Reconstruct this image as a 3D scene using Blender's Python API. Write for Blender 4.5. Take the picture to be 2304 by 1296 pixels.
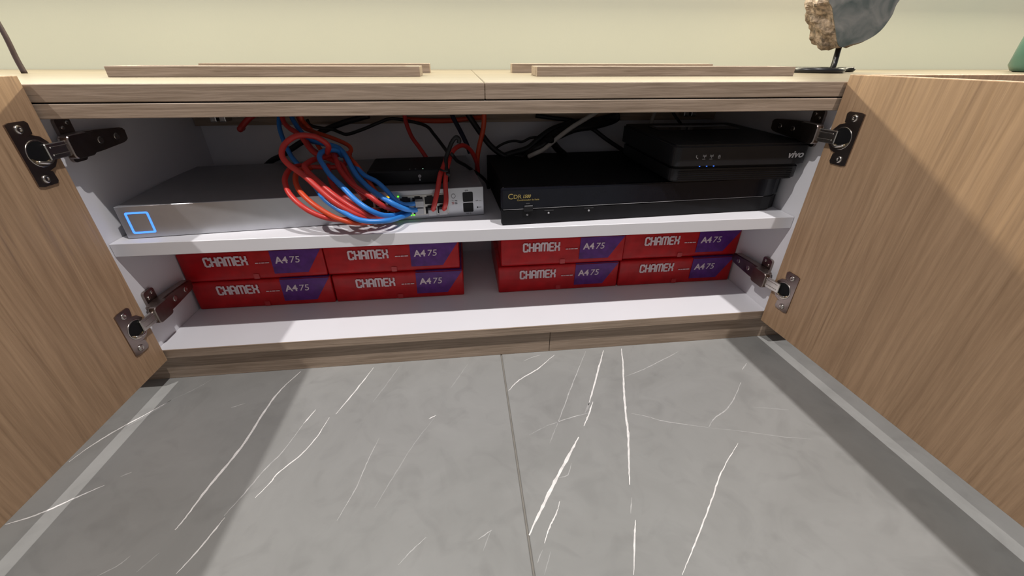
import bpy, bmesh, math, random
from mathutils import Vector, Matrix, noise
random.seed(7)
S = bpy.context.scene
for o in list(bpy.data.objects): bpy.data.objects.remove(o)
C = S.collection

# ------------------------------------------------------------------ camera, world, lights, exposure
F_PX = 917.564
CAM = Vector((0.4358, -0.5011, 0.4107))
_R = Matrix.Rotation(-0.1185, 3, 'Z') @ Matrix.Rotation(-0.5167, 3, 'X') @ Matrix.Rotation(-0.0035, 3, 'Y')
cd = bpy.data.cameras.new('camera'); cam = bpy.data.objects.new('camera', cd); C.objects.link(cam)
cd.sensor_fit = 'HORIZONTAL'; cd.sensor_width = 36; cd.lens = F_PX * 36 / 2304; cd.clip_start = .01
_right, _fwd, _up = _R.col[0], _R.col[1], _R.col[2]
_M = Matrix((( _right[0], _up[0], -_fwd[0], CAM[0]), (_right[1], _up[1], -_fwd[1], CAM[1]), (_right[2], _up[2], -_fwd[2], CAM[2]), (0, 0, 0, 1)))
cam.matrix_world = _M
S.camera = cam

w = bpy.data.worlds.new('room_ambience'); S.world = w; w.use_nodes = True
bg = w.node_tree.nodes['Background']; bg.inputs[0].default_value = (.95, .93, 1.0, 1); bg.inputs[1].default_value = .19

def spot(name, loc, power, col, radius=.025):
    l = bpy.data.lights.new(name, 'SPOT'); l.energy = power; l.color = col; l.shadow_soft_size = radius
    l.spot_size = math.radians(150); l.spot_blend = .6
    o = bpy.data.objects.new(name, l); o.location = loc; C.objects.link(o)
    return o
spot('ceiling_spot', (-1.05, -.78, 2.7), 198, (1, .96, .93))
spot('ceiling_spot', (1.20, -.78, 2.7), 206, (1, .96, .94))
al = bpy.data.lights.new('wall_led_strip', 'AREA'); al.shape = 'RECTANGLE'; al.size = 4.4; al.size_y = .025; al.energy = 22; al.color = (1, .91, .68)
ao = bpy.data.objects.new('wall_led_strip', al); ao.location = (.6, .44, .634); ao.rotation_euler = (math.radians(-57), 0, 0); C.objects.link(ao)

vs = S.view_settings; vs.view_transform = 'Standard'; vs.look = 'None'; vs.gamma = 1; vs.exposure = 0.0
vs.use_curve_mapping = False

# ------------------------------------------------------------------ measuring helpers (pixel of the 2304x1296 frame -> point on a plane of the room)
def _ray(u, v): return _R @ Vector(((u - 1152) / F_PX, 1, -(v - 648) / F_PX))
def at(u, v, y):
    d = _ray(u, v); return CAM + d * ((y - CAM.y) / d.y)
def atz(u, v, z=0.0):
    d = _ray(u, v); return CAM + d * ((z - CAM.z) / d.z)

# ------------------------------------------------------------------ measured sizes
W = .9099; HT = .3853; TW = .3674; ZR = .3531; ZBT = .0554; ZBB = .0411
ZST = .2095; ZSB = .1922; YS = .0124; YBACK = .288; YWALL = .523
ZDT = .393; ZDB = .0405; XL = .0116; XR = .9006; YD = -.003; AL = .0256; AR = .0634; DOORW = .446

# ------------------------------------------------------------------ materials
def new_mat(name):
    m = bpy.data.materials.new(name); m.use_nodes = True
    return m, m.node_tree.nodes, m.node_tree.links, m.node_tree.nodes['Principled BSDF']
def plain(name, col, rough=.5, metal=0, spec=.5, noise_amt=.06, nscale=60, bump=0, bscale=300, coat=0, emit=None, estr=0, trans=0):
    m, N, L, b = new_mat(name)
    b.inputs['Roughness'].default_value = rough; b.inputs['Metallic'].default_value = metal
    b.inputs['Specular IOR Level'].default_value = spec; b.inputs['Coat Weight'].default_value = coat
    b.inputs['Transmission Weight'].default_value = trans
    tc = N.new('ShaderNodeTexCoord')
    nz = N.new('ShaderNodeTexNoise'); nz.inputs['Scale'].default_value = nscale; nz.inputs['Detail'].default_value = 3
    L.new(tc.outputs['Object'], nz.inputs['Vector'])
    rp = N.new('ShaderNodeValToRGB')
    lo = [max(0, c * (1 - noise_amt)) for c in col]; hi = [min(1, c * (1 + noise_amt)) for c in col]
    rp.color_ramp.elements[0].position = .3; rp.color_ramp.elements[1].position = .7
    rp.color_ramp.elements[0].color = (*lo, 1); rp.color_ramp.elements[1].color = (*hi, 1)
    L.new(nz.outputs['Fac'], rp.inputs['Fac']); L.new(rp.outputs['Color'], b.inputs['Base Color'])
    if bump:
        n2 = N.new('ShaderNodeTexNoise'); n2.inputs['Scale'].default_value = bscale; n2.inputs['Detail'].default_value = 2
        L.new(tc.outputs['Object'], n2.inputs['Vector'])
        bp = N.new('ShaderNodeBump'); bp.inputs['Strength'].default_value = bump; bp.inputs['Distance'].default_value = .002
        L.new(n2.outputs['Fac'], bp.inputs['Height']); L.new(bp.outputs['Normal'], b.inputs['Normal'])
    if emit:
        b.inputs['Emission Color'].default_value = (*emit, 1); b.inputs['Emission Strength'].default_value = estr
    return m
def wood(name, c1, c2, axis='X', scale=1.0, rough=.5, bump=.25, ripple=0):
    m, N, L, b = new_mat(name)
    b.inputs['Roughness'].default_value = rough; b.inputs['Specular IOR Level'].default_value = .35
    tc = N.new('ShaderNodeTexCoord'); mp = N.new('ShaderNodeMapping')
    s = {'X': (3, 90, 90), 'Z': (90, 90, 3.2), 'Y': (90, 3, 90)}[axis]
    mp.inputs['Scale'].default_value = [v * scale for v in s]
    L.new(tc.outputs['Object'], mp.inputs['Vector'])
    n1 = N.new('ShaderNodeTexNoise'); n1.inputs['Scale'].default_value = 1; n1.inputs['Detail'].default_value = 5; n1.inputs['Roughness'].default_value = .6
    n1.inputs['Distortion'].default_value = .6
    L.new(mp.outputs['Vector'], n1.inputs['Vector'])
    n2 = N.new('ShaderNodeTexNoise'); n2.inputs['Scale'].default_value = 5; n2.inputs['Detail'].default_value = 3
    L.new(mp.outputs['Vector'], n2.inputs['Vector'])
    mp3 = N.new('ShaderNodeMapping'); mp3.inputs['Scale'].default_value = [v * .16 * scale for v in s]
    L.new(tc.outputs['Object'], mp3.inputs['Vector'])
    n3 = N.new('ShaderNodeTexNoise'); n3.inputs['Scale'].default_value = 1; n3.inputs['Detail'].default_value = 2
    L.new(mp3.outputs['Vector'], n3.inputs['Vector'])
    a1 = N.new('ShaderNodeMath'); a1.operation = 'MULTIPLY_ADD'; a1.inputs[1].default_value = .28
    L.new(n2.outputs['Fac'], a1.inputs[0]); L.new(n1.outputs['Fac'], a1.inputs[2])
    a2 = N.new('ShaderNodeMath'); a2.operation = 'MULTIPLY_ADD'; a2.inputs[1].default_value = .36
    L.new(n3.outputs['Fac'], a2.inputs[0]); L.new(a1.outputs[0], a2.inputs[2])
    rp = N.new('ShaderNodeValToRGB')
    rp.color_ramp.elements[0].position = .58; rp.color_ramp.elements[1].position = 1.0
    rp.color_ramp.elements[0].color = (*c2, 1); rp.color_ramp.elements[1].color = (*c1, 1)
    L.new(a2.outputs[0], rp.inputs['Fac']); L.new(rp.outputs['Color'], b.inputs['Base Color'])
    bp = N.new('ShaderNodeBump'); bp.inputs['Strength'].default_value = bump; bp.inputs['Distance'].default_value = .0006
    L.new(a1.outputs[0], bp.inputs['Height'])
    last = bp
    if ripple:
        mr = N.new('ShaderNodeMapping'); mr.inputs['Scale'].default_value = {'Z': (26, 26, 3.0), 'X': (3, 26, 26), 'Y': (26, 3, 26)}[axis]
        L.new(tc.outputs['Object'], mr.inputs['Vector'])
        nr = N.new('ShaderNodeTexNoise'); nr.inputs['Scale'].default_value = 1.4; nr.inputs['Detail'].default_value = 2.5; nr.inputs['Distortion'].default_value = 1.2
        L.new(mr.outputs['Vector'], nr.inputs['Vector'])
        b2 = N.new('ShaderNodeBump'); b2.inputs['Strength'].default_value = ripple; b2.inputs['Distance'].default_value = .004
        L.new(nr.outputs['Fac'], b2.inputs['Height']); L.new(bp.outputs['Normal'], b2.inputs['Normal']); last = b2
    L.new(last.outputs['Normal'], b.inputs['Normal'])
    return m
OAK1, OAK2 = (.40, .308, .234), (.218, .161, .113)
M = {}
M['oak_x'] = wood('oak_veneer_horizontal', OAK1, OAK2, 'X', scale=3.4, bump=.5)
M['oak_top'] = wood('oak_veneer_top', (.30, .25, .18), (.205, .17, .118), 'X', scale=2.6, rough=.34, bump=.25)
M['oak_z'] = wood('oak_veneer_vertical', (.45, .295, .178), (.315, .20, .117), 'Z', scale=2.6, bump=.4, ripple=1.0)
M['white'] = plain('white_melamine', (.73, .725, .755), .38, noise_amt=.02, nscale=8)
M['wall'] = plain('cream_painted_wall', (.525, .535, .435), .8, noise_amt=.02, nscale=3, bump=.05, bscale=250)
M['red'] = plain('red_wrapper', (.46, .006, .010), .36, spec=.3, noise_amt=.18, nscale=45, bump=.7, bscale=38, coat=.06)
M['purple'] = plain('purple_print', (.10, .022, .19), .36, spec=.3, noise_amt=.25, nscale=70, bump=.4, bscale=40, coat=.05)
M['print_white'] = plain('white_print', (.72, .60, .64), .5, noise_amt=.05)
M['tape'] = plain('clear_tape_seal', (.50, .035, .04), .25, noise_amt=.1)
M['silver'] = plain('silver_painted_steel', (.50, .51, .54), .32, metal=.75, noise_amt=.03)
M['sil_top'] = plain('grey_steel_top', (.34, .34, .36), .42, metal=.5, noise_amt=.03)
M['steel'] = plain('nickel_steel', (.55, .52, .48), .26, metal=1, noise_amt=.08)
M['dsteel'] = plain('dark_nickel_steel', (.30, .25, .23), .30, metal=1, noise_amt=.12)
M['cup_glint'] = plain('warm_reflection_steel', (.62, .52, .36), .3, metal=1, noise_amt=.25, nscale=150)  # steel with the hinge cup's warm reflection put into its colour
M['black'] = plain('black_plastic', (.007, .007, .009), .45, spec=.25, noise_amt=.15)
M['blackg'] = plain('black_gloss', (.006, .007, .012), .2, spec=.28, noise_amt=.1)
M['blackm'] = plain('black_matte', (.005, .005, .006), .65, spec=.2, noise_amt=.1)
M['dgrey'] = plain('charcoal_plastic', (.014, .014, .016), .42, spec=.3, noise_amt=.1)
M['hole'] = plain('port_recess_black', (.004, .004, .005), .7)
M['port'] = plain('port_shield_metal', (.50, .49, .46), .35, metal=.9)
M['clear'] = plain('clear_plug_plastic', (.45, .46, .48), .2, noise_amt=.1)
M['gold'] = plain('gold_print', (.52, .40, .13), .35, metal=.4)
M['greyp'] = plain('grey_print', (.42, .42, .44), .5)
M['dprint'] = plain('dark_grey_print', (.05, .05, .06), .5)
M['dmark'] = plain('worn_dark_print', (.06, .06, .065), .5, noise_amt=.5, nscale=900)
M['rprint'] = plain('red_print', (.5, .06, .05), .5)
M['lightgrey'] = plain('light_grey_print', (.62, .62, .64), .5)
M['c_red'] = plain('red_cable_jacket', (.54, .036, .03), .38, noise_amt=.12, nscale=30)
M['c_org'] = plain('orange_red_cable_jacket', (.58, .06, .016), .4, noise_amt=.12, nscale=30)
M['c_blue'] = plain('blue_cable_jacket', (.03, .22, .66), .36, noise_amt=.1, nscale=30)
M['c_black'] = plain('black_cable_jacket', (.008, .008, .009), .5)
M['c_navy'] = plain('navy_cable_jacket', (.010, .012, .035), .5)
M['c_white'] = plain('grey_white_cable_jacket', (.50, .48, .45), .45, noise_amt=.1)
M['iron'] = plain('black_iron', (.012, .012, .013), .3, noise_amt=.1)
M['twig'] = plain('dark_brown_twig', (.055, .035, .035), .6, noise_amt=.2)
M['bark'] = plain('stone_bark', (.215, .165, .128), .75, noise_amt=.65, nscale=140, bump=1.0, bscale=170)
M['teal'] = plain('teal_glaze', (.065, .15, .118), .25, noise_amt=.1, nscale=12)
M['leaf'] = plain('green_leaf', (.10, .18, .06), .5, noise_amt=.2)
M['clay'] = plain('dark_pot', (.05, .045, .045), .6)
M['led_blue'] = plain('blue_light', (.1, .3, 1), .5, emit=(.05, .22, 1.0), estr=1.6)
M['led_bl2'] = plain('blue_indicator', (.1, .3, 1), .5, emit=(.04, .18, 1.0), estr=1.5)
M['led_green'] = plain('green_indicator', (.2, 1, .05), .5, emit=(.15, 1, .03), estr=1.3)
M['led_yel'] = plain('amber_indicator', (1, .6, .05), .5, emit=(1, .62, .02), estr=1.3)
M['led_wht'] = plain('pale_indicator', (.6, 1, .8), .5, emit=(.5, 1, .75), estr=.7)
M['grout'] = plain('grey_grout', (.22, .205, .18), .8)
M['skirt'] = plain('cream_trim', (.72, .68, .58), .7)
def stone_face_mat():
    m, N, L, b = new_mat('polished_agate'); b.inputs['Roughness'].default_value = .3
    tc = N.new('ShaderNodeTexCoord'); nz = N.new('ShaderNodeTexNoise'); nz.inputs['Scale'].default_value = 26; nz.inputs['Detail'].default_value = 4; nz.inputs['Distortion'].default_value = .8
    L.new(tc.outputs['Object'], nz.inputs['Vector']); rp = N.new('ShaderNodeValToRGB')
    e = rp.color_ramp.elements; e[0].position = .32; e[0].color = (.045, .065, .062, 1); e[1].position = .68; e[1].color = (.20, .20, .19, 1)
    x = rp.color_ramp.elements.new(.5); x.color = (.125, .135, .13, 1)
    L.new(nz.outputs['Fac'], rp.inputs['Fac']); L.new(rp.outputs['Color'], b.inputs['Base Color']); return m
M['agate'] = stone_face_mat()
def tile_mat():
    m, N, L, b = new_mat('grey_marble_porcelain')
    b.inputs['Roughness'].default_value = .42; b.inputs['Specular IOR Level'].default_value = .4
    tc = N.new('ShaderNodeTexCoord')
    n1 = N.new('ShaderNodeTexNoise'); n1.inputs['Scale'].default_value = 7; n1.inputs['Detail'].default_value = 6; n1.inputs['Roughness'].default_value = .62; n1.inputs['Distortion'].default_value = .9
    L.new(tc.outputs['Object'], n1.inputs['Vector'])
    rp = N.new('ShaderNodeValToRGB'); e = rp.color_ramp.elements
    e[0].position = .3; e[0].color = (.250, .250, .240, 1); e[1].position = .72; e[1].color = (.300, .300, .290, 1)
    L.new(n1.outputs['Fac'], rp.inputs['Fac'])
    n2 = N.new('ShaderNodeTexNoise'); n2.inputs['Scale'].default_value = 22; n2.inputs['Detail'].default_value = 5; n2.inputs['Distortion'].default_value = 1.5
    L.new(tc.outputs['Object'], n2.inputs['Vector'])
    r2 = N.new('ShaderNodeValToRGB'); f = r2.color_ramp.elements
    f[0].position = .28; f[0].color = (.86, .86, .86, 1); f[1].position = .5; f[1].color = (1, 1, 1, 1)
    L.new(n2.outputs['Fac'], r2.inputs['Fac'])
    mx = N.new('ShaderNodeMix'); mx.data_type = 'RGBA'; mx.blend_type = 'MULTIPLY'; mx.inputs['Factor'].default_value = .8
    L.new(rp.outputs['Color'], mx.inputs['A']); L.new(r2.outputs['Color'], mx.inputs['B'])
    L.new(mx.outputs['Result'], b.inputs['Base Color'])
    return m
M['tile'] = tile_mat()
M['vein'] = plain('white_marble_vein', (.80, .78, .76), .42, noise_amt=.15, nscale=140)
M['vein2'] = plain('pale_marble_vein', (.46, .455, .445), .42, noise_amt=.22, nscale=140)
M['vein3'] = plain('faint_marble_vein', (.36, .357, .35), .42, noise_amt=.12, nscale=140)

# ------------------------------------------------------------------ mesh helpers
def put(name, bm, mats, parent=None, smooth=False):
    me = bpy.data.meshes.new(name); bm.normal_update(); bm.to_mesh(me); bm.free()
    for m in (mats if isinstance(mats, (list, tuple)) else [mats]): me.materials.append(M[m])
    if smooth:
        for p in me.polygons: p.use_smooth = True
    o = bpy.data.objects.new(name, me); C.objects.link(o)
    if parent: o.parent = parent
    return o
def empty(name, loc=(0, 0, 0), rz=0):
    o = bpy.data.objects.new(name, None); o.location = loc; o.rotation_euler = (0, 0, rz); o.empty_display_size = .02; C.objects.link(o); return o
def tag(o, label=None, cat=None, group=None, kind=None):
    if label: o['label'] = label
    if cat: o['category'] = cat
    if group: o['group'] = group
    if kind: o['kind'] = kind
    return o
def box(bm, x0, x1, y0, y1, z0, z1, bev=0, seg=2, mi=0):
    r = bmesh.ops.create_cube(bm, size=1)
    for v in r['verts']:
        v.co = Vector(((x0 + x1) / 2 + v.co.x * (x1 - x0), (y0 + y1) / 2 + v.co.y * (y1 - y0), (z0 + z1) / 2 + v.co.z * (z1 - z0)))
    fs = set(f for v in r['verts'] for f in v.link_faces)
    for f in fs: f.material_index = mi
    if bev:
        es = list({e for f in fs for e in f.edges})
        bmesh.ops.bevel(bm, geom=es, offset=bev, segments=seg, affect='EDGES', profile=.5)
    return bm
def B(*a, **k): return box(bmesh.new(), *a, **k)
def prism(bm, poly, depth, plane='xz', off=0, mi=0):
    """extrude a 2-D outline by depth; plane xz: outline in x,z from y=off to y=off+depth; xy: from z=off up; yz: from x=off"""
    def P(a, b, d):
        return {'xz': (a, d, b), 'xy': (a, b, d), 'yz': (d, a, b)}[plane]
    n = len(poly)
    v0 = [bm.verts.new(P(a, b, off)) for a, b in poly]; v1 = [bm.verts.new(P(a, b, off + depth)) for a, b in poly]
    fs = [bm.faces.new(v0), bm.faces.new(v1[::-1])]
    for i in range(n): fs.append(bm.faces.new((v0[i], v1[i], v1[(i + 1) % n], v0[(i + 1) % n])))
    for f in fs: f.material_index = mi
    bmesh.ops.recalc_face_normals(bm, faces=fs)
    return bm
def rrect(x0, x1, y0, y1, r, n=4):
    pts = []
    for cx, cy, a in ((x1 - r, y1 - r, 0), (x0 + r, y1 - r, 90), (x0 + r, y0 + r, 180), (x1 - r, y0 + r, 270)):
        for i in range(n + 1):
            t = math.radians(a + 90 * i / n); pts.append((cx + r * math.cos(t), cy + r * math.sin(t)))
    return pts
def spline(pts, sub=8):
    pts = [Vector(p) for p in pts]; out = []
    P = [pts[0] * 2 - pts[1]] + pts + [pts[-1] * 2 - pts[-2]]
    for i in range(1, len(P) - 2):
        for k in range(sub):
            t = k / sub; a, b, c, d = P[i - 1], P[i], P[i + 1], P[i + 2]
            out.append(.5 * ((2 * b) + (c - a) * t + (2 * a - 5 * b + 4 * c - d) * t * t + (3 * b - a - 3 * c + d) * t ** 3))
    out.append(pts[-1]); return out
def tube(bm, pts, r, sides=10, cap=True, mi=0):
    n = len(pts); rings = []; up = None
    for i, p in enumerate(pts):
        t = (pts[min(i + 1, n - 1)] - pts[max(i - 1, 0)]).normalized()
        if up is None:
            up = t.orthogonal().normalized()
        up = (up - t * up.dot(t)).normalized(); s = t.cross(up)
        rr = r(i / (n - 1)) if callable(r) else r
        rings.append([bm.verts.new(p + (up * math.cos(2 * math.pi * k / sides) + s * math.sin(2 * math.pi * k / sides)) * rr) for k in range(sides)])
    for a, b in zip(rings, rings[1:]):
        for k in range(sides):
            f = bm.faces.new((a[k], a[(k + 1) % sides], b[(k + 1) % sides], b[k])); f.material_index = mi; f.smooth = True
    if cap:
        bm.faces.new(rings[0][::-1]).material_index = mi; bm.faces.new(rings[-1]).material_index = mi
    return bm
def lathe(bm, prof, cx=0, cy=0, cz=0, n=24, axis='z'):
    rings = []
    for r, h in prof:
        ring = []
        for k in range(n):
            a = 2 * math.pi * k / n; u, v = r * math.cos(a), r * math.sin(a)
            p = {'z': (u, v, h), 'y': (u, h, v), 'x': (h, u, v)}[axis]
            ring.append(bm.verts.new((p[0] + cx, p[1] + cy, p[2] + cz)))
        rings.append(ring)
    fs = []
    for a, b in zip(rings, rings[1:]):
        for k in range(n): fs.append(bm.faces.new((a[k], a[(k + 1) % n], b[(k + 1) % n], b[k])))
    fs.append(bm.faces.new(rings[0][::-1])); fs.append(bm.faces.new(rings[-1]))
    for f in fs: f.smooth = len(f.verts) == 4
    bmesh.ops.recalc_face_normals(bm, faces=fs)
    return bm
def text_bm(body, size, shear=0, bold=0, width=None, ext=.0001):
    """lettering as a mesh lying in the xz plane facing -y, baseline at the origin"""
    cu = bpy.data.curves.new('lettering', 'FONT'); cu.body = body; cu.size = size; cu.shear = shear; cu.offset = bold; cu.extrude = ext; cu.resolution_u = 3
    ob = bpy.data.objects.new('lettering', cu); C.objects.link(ob)
    me = bpy.data.meshes.new_from_object(ob.evaluated_get(bpy.context.evaluated_depsgraph_get()))
    bpy.data.objects.remove(ob); bpy.data.curves.remove(cu)
    bm = bmesh.new(); bm.from_mesh(me); bpy.data.meshes.remove(me)
    xs = [v.co.x for v in bm.verts]; k = 1
    if width and xs: k = width / (max(xs) - min(xs))
    x0 = min(xs) if xs else 0
    for v in bm.verts: v.co = Vector(((v.co.x - x0) * k, -v.co.z, v.co.y))
    return bm
def shift(bm, dx, dy, dz):
    for v in bm.verts: v.co += Vector((dx, dy, dz))
    return bm
def merge(bm, other):
    me = bpy.data.meshes.new('tmp'); other.to_mesh(me); other.free(); bm.from_mesh(me); bpy.data.meshes.remove(me); return bm
def strokes(bm, polys, ox, oz, sx, sz, wid, y=-.0002, th=.0003):
    cnt = 0
    for pl in polys:
        pts = [Vector((ox + a * sx, 0, oz + b * sz)) for a, b in pl]
        for i, (p, q) in enumerate(zip(pts, pts[1:])):
            d = (q - p).normalized(); nrm = Vector((-d.z, 0, d.x)) * wid / 2
            e = d * wid * .32
            prism(bm, [((p - nrm - e).x, (p - nrm - e).z), ((q - nrm + e).x, (q - nrm + e).z), ((q + nrm + e).x, (q + nrm + e).z), ((p + nrm - e).x, (p + nrm - e).z)], th, 'xz', y - th + cnt * 1.2e-5); cnt += 1
    return bm

# ================================================================== the setting
floor = put('floor', B(-2.2, 3.2, -2.6, .523, -.06, -.0016), 'grout'); tag(floor, 'grey grout bed under large marble look floor tiles', 'floor', kind='structure')
def ribbon(bm, pts, wpx, mi):
    """a marble vein: a thin strip on the tile face"""
    P = [atz(u, v) for u, v in pts]
    P = [Vector((p.x, p.y, 0)) for p in P]
    sp = spline(P, 7) if len(P) > 2 else [P[0].lerp(P[1], k / 7) for k in range(8)]
    n = len(sp); rings = []
    mpp = (atz(pts[0][0] + 1, pts[0][1]) - atz(*pts[0])).length
    for i, p in enumerate(sp):
        t = (sp[min(i + 1, n - 1)] - sp[max(i - 1, 0)]).normalized(); s = Vector((-t.y, t.x, 0))
        taper = min(1, .35 + 2.2 * min(i, n - 1 - i) / n)
        wd = wpx * mpp * .5 * taper * (.75 + .5 * random.random())
        j = s * mpp * random.uniform(-.5, .5)
        rings.append((bm.verts.new(p + s * wd + j + Vector((0, 0, .00006))), bm.verts.new(p - s * wd + j + Vector((0, 0, .00006)))))
    for a, b in zip(rings, rings[1:]):
        f = bm.faces.new((a[0], a[1], b[1], b[0])); f.material_index = mi
        if f.normal.z < 0: f.normal_flip()
z6 = lambda L: [(x / 2.511, 780 + y / 2.511) for x, y in L]
z7 = lambda L: [(750 + x / 2.464, 770 + y / 2.464) for x, y in L]
z8 = lambda L: [(1500 + x / 2.331, 740 + y / 2.331) for x, y in L]
VL = [(z6([(1700, 140), (1590, 240), (1505, 350), (1390, 530), (1290, 660), (1180, 790), (1060, 950), (990, 1035)]), 4.2, 1),
      (z6([(1785, 355), (1715, 435)]), 2.6, 1), (z6([(1715, 435), (1600, 590), (1500, 690), (1380, 830), (1265, 955)]), 2.6, 2),
      (z6([(1270, 965), (1210, 1040), (1110, 1160), (995, 1285)]), 3.4, 1), (z6([(1860, 400), (1790, 510), (1700, 610), (1570, 715), (1530, 765), (1440, 855)]), 2.6, 1),
      ([(841, 827), (803, 875), (756, 932)], 2.6, 1),
      (z6([(1200, 183), (1100, 240), (970, 300)]), 2.2, 3), (z6([(970, 300), (830, 380), (680, 460), (530, 550), (390, 650)]), 3.2, 1),
      (z6([(970, 300), (860, 370), (720, 450)]), 4, 3),
      (z6([(590, 783), (480, 830), (390, 870), (270, 925), (150, 970), (30, 1005)]), 3.8, 1),
      (z6([(740, 1180), (660, 1240), (550, 1295)]), 2.4, 2), (z6([(900, 1165), (770, 1275)]), 3, 3), (z6([(1385, 320), (1305, 345)]), 2.4, 2), (z6([(745, 708), (680, 735)]), 2.4, 2),
      (z7([(255, 530), (190, 660), (130, 800), (20, 990)]), 2.0, 2), (z7([(370, 130), (290, 240), (220, 330)]), 2, 3), (z7([(745, 120), (690, 200), (650, 255)]), 2, 3),
      (z7([(570, 405), (530, 425)]), 2.4, 1), (z7([(560, 420), (450, 560), (330, 750), (230, 920)]), 2.0, 3), (z7([(515, 1080), (430, 1160), (360, 1235)]), 2.2, 2),
      (z7([(880, 1040), (800, 1095)]), 2, 2), (z7([(870, 1050), (830, 1160)]), 2, 3)]
VR = [(z7([(1225, 70), (1130, 150), (1030, 210), (970, 270)]), 2.2, 1), (z7([(1150, 70), (1100, 85), (1055, 105)]), 1.6, 2),
      (z7([(1400, 50), (1330, 220), (1270, 380), (1235, 470)]), 1.8, 2), (z7([(1235, 470), (1200, 560)]), 2, 3),
      (z7([(1498, 45), (1475, 130), (1440, 260), (1415, 350)]), 3, 1), (z7([(1440, 330), (1415, 400), (1390, 465)]), 2.6, 1), (z7([(1425, 330), (1395, 390)]), 5, 3),
      (z7([(1420, 390), (1310, 420), (1180, 465)]), 1.8, 2), (z7([(1180, 465), (1085, 515)]), 1.8, 3),
      (z7([(1360, 525), (1310, 620), (1240, 750), (1160, 910), (1085, 1070)]), 6.2, 1), (z7([(1320, 670), (1300, 735), (1250, 750)]), 1.8, 2),
      (z7([(1255, 880), (1240, 940), (1210, 1000), (1190, 1050), (1170, 1115)]), 2.8, 1), (z7([(1160, 1150), (1130, 1225)]), 1.8, 2), (z7([(1205, 1160), (1170, 1290)]), 2, 3),
      (z7([(1597, 35), (1605, 110), (1610, 250), (1622, 400), (1635, 520), (1638, 650), (1642, 790)]), 3.6, 1), (z7([(1655, 860), (1648, 950)]), 2.2, 2), (z7([(1675, 985), (1670, 1080), (1665, 1290)]), 3.4, 1),
      ([(1407, 847), (1448, 831), (1500, 805), (1526, 791)], 1.8, 2), ([(1420, 930), (1459, 938), (1500, 949), (1594, 962)], 1.8, 2), (z8([(220, 518), (420, 540), (600, 565), (760, 578)]), 1.8, 3),
      (z8([(390, 280), (350, 370), (310, 425), (250, 470), (220, 515)]), 2, 2), (z8([(375, 600), (320, 690), (275, 780), (235, 900), (180, 1045), (130, 1170), (80, 1290)]), 2.5, 1),
      (z8([(455, 410), (640, 425)]), 2.2, 3), (z8([(420, 180), (395, 215)]), 2, 2)]
def make_tile(x0, x1, y0, y1, veins=()):
    bm = B(x0, x1, y0, y1, -.0016, 0, .0006, 1)
    for p, wd, mi in veins: ribbon(bm, p, wd, mi)
    return put('tile', bm, ['tile', 'vein', 'vein2', 'vein3'], floor)
SE = .4795
make_tile(SE - 1.2, SE - .0011, -.90, .298, VL); make_tile(SE + .0011, SE + 1.2, -.90, .298, VR)
for x0 in (SE - 2.4, SE - 1.2, SE, SE + 1.2):
    make_tile(x0 + .0011, x0 + 1.1989, -2.1, -.9022)
for x0 in (SE - 2.4, SE + 1.2): make_tile(x0 + .0011, x0 + 1.1989, -.90, .298)
wall = put('wall_back', B(-2.2, 3.2, YWALL, .62, 0, 2.7), 'wall'); tag(wall, 'plain cream painted wall behind the low cabinet', 'wall', kind='structure')

# ================================================================== worktop (two boards meeting at a seam)
XS = .4645
wl = put('worktop', B(-1.6, XS - .0003, 0, YWALL - .001, TW + .0012, HT, .0007, 1), 'oak_top'); tag(wl, 'light oak worktop board left of the seam, carrying the dark twig tripod', 'worktop')
wr = put('worktop', B(XS + .0003, 2.4, 0, YWALL - .001, TW + .0012, HT, .0007, 1), 'oak_top'); tag(wr, 'light oak worktop board right of the seam, carrying the polished stone', 'worktop')
for o in (wl, wr):
    o.data.materials.append(M['oak_x'])
    for p in o.data.polygons:
        if p.normal.y < -.5: p.material_index = 1

# ================================================================== the open cabinet
cab = empty('wall_cabinet', (W / 2, 0, 0)); tag(cab, 'low oak and white cabinet with both doors wide open', 'cabinet')
cab_inv = Matrix.Translation((-W / 2, 0, 0))
def cpart(name, bm, mats, parent=None, smooth=False):
    p = parent or cab
    if p is cab:
        for v in bm.verts: v.co.x -= W / 2
    return put(name, bm, mats, p, smooth)
def front_oak(o):
    o.data.materials.append(M['oak_x'])
    for p in o.data.polygons:
        if p.normal.y < -.5: p.material_index = len(o.data.materials) - 1
T = .015
cpart('side_panel', B(-T, 0, .0005, YBACK, ZBB, ZR - .0002, .0004, 1), 'white')
cpart('side_panel', B(W, W + T, .0005, YBACK, ZBB, ZR - .0002, .0004, 1), 'white')
front_oak(cpart('top_panel', B(-T, W + T, 0, YBACK + .006, ZR, TW - .0002, .0007, 1), 'white'))
front_oak(cpart('bottom_panel', B(.0002, W - .0002, 0, YBACK, ZBB, ZBT, .0007, 1), 'white'))
cpart('back_panel', B(-T, W + T, YBACK, YBACK + .006, ZBB, ZR), 'white')
cpart('back_rail', B(.0005, W - .0005, YBACK - .016, YBACK - .0002, .309, ZR - .0002, .0005, 1), 'oak_x')
cpart('shelf', B(.0006, W - .0006, YS, YBACK - .001, ZSB, ZST, .0006, 1), 'white')
XS2 = .5565
cpart('plinth', B(-1.6, XS2 - .0004, .0065, .018, 0, ZBB - .0001, .0004, 1), 'oak_x')
cpart('plinth', B(XS2 + .0004, 2.4, .0065, .018, 0, ZBB - .0001, .0004, 1), 'oak_x')
for u, v in ((488, 264), (509, 264), (1540, 251), (1556, 251)):
    p = at(u, v, .262)
    cpart('corner_bracket', B(p.x - .006, p.x + .004, .250, YBACK - .0162, .317, ZR - .0002, .0015, 2), 'steel')

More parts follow.
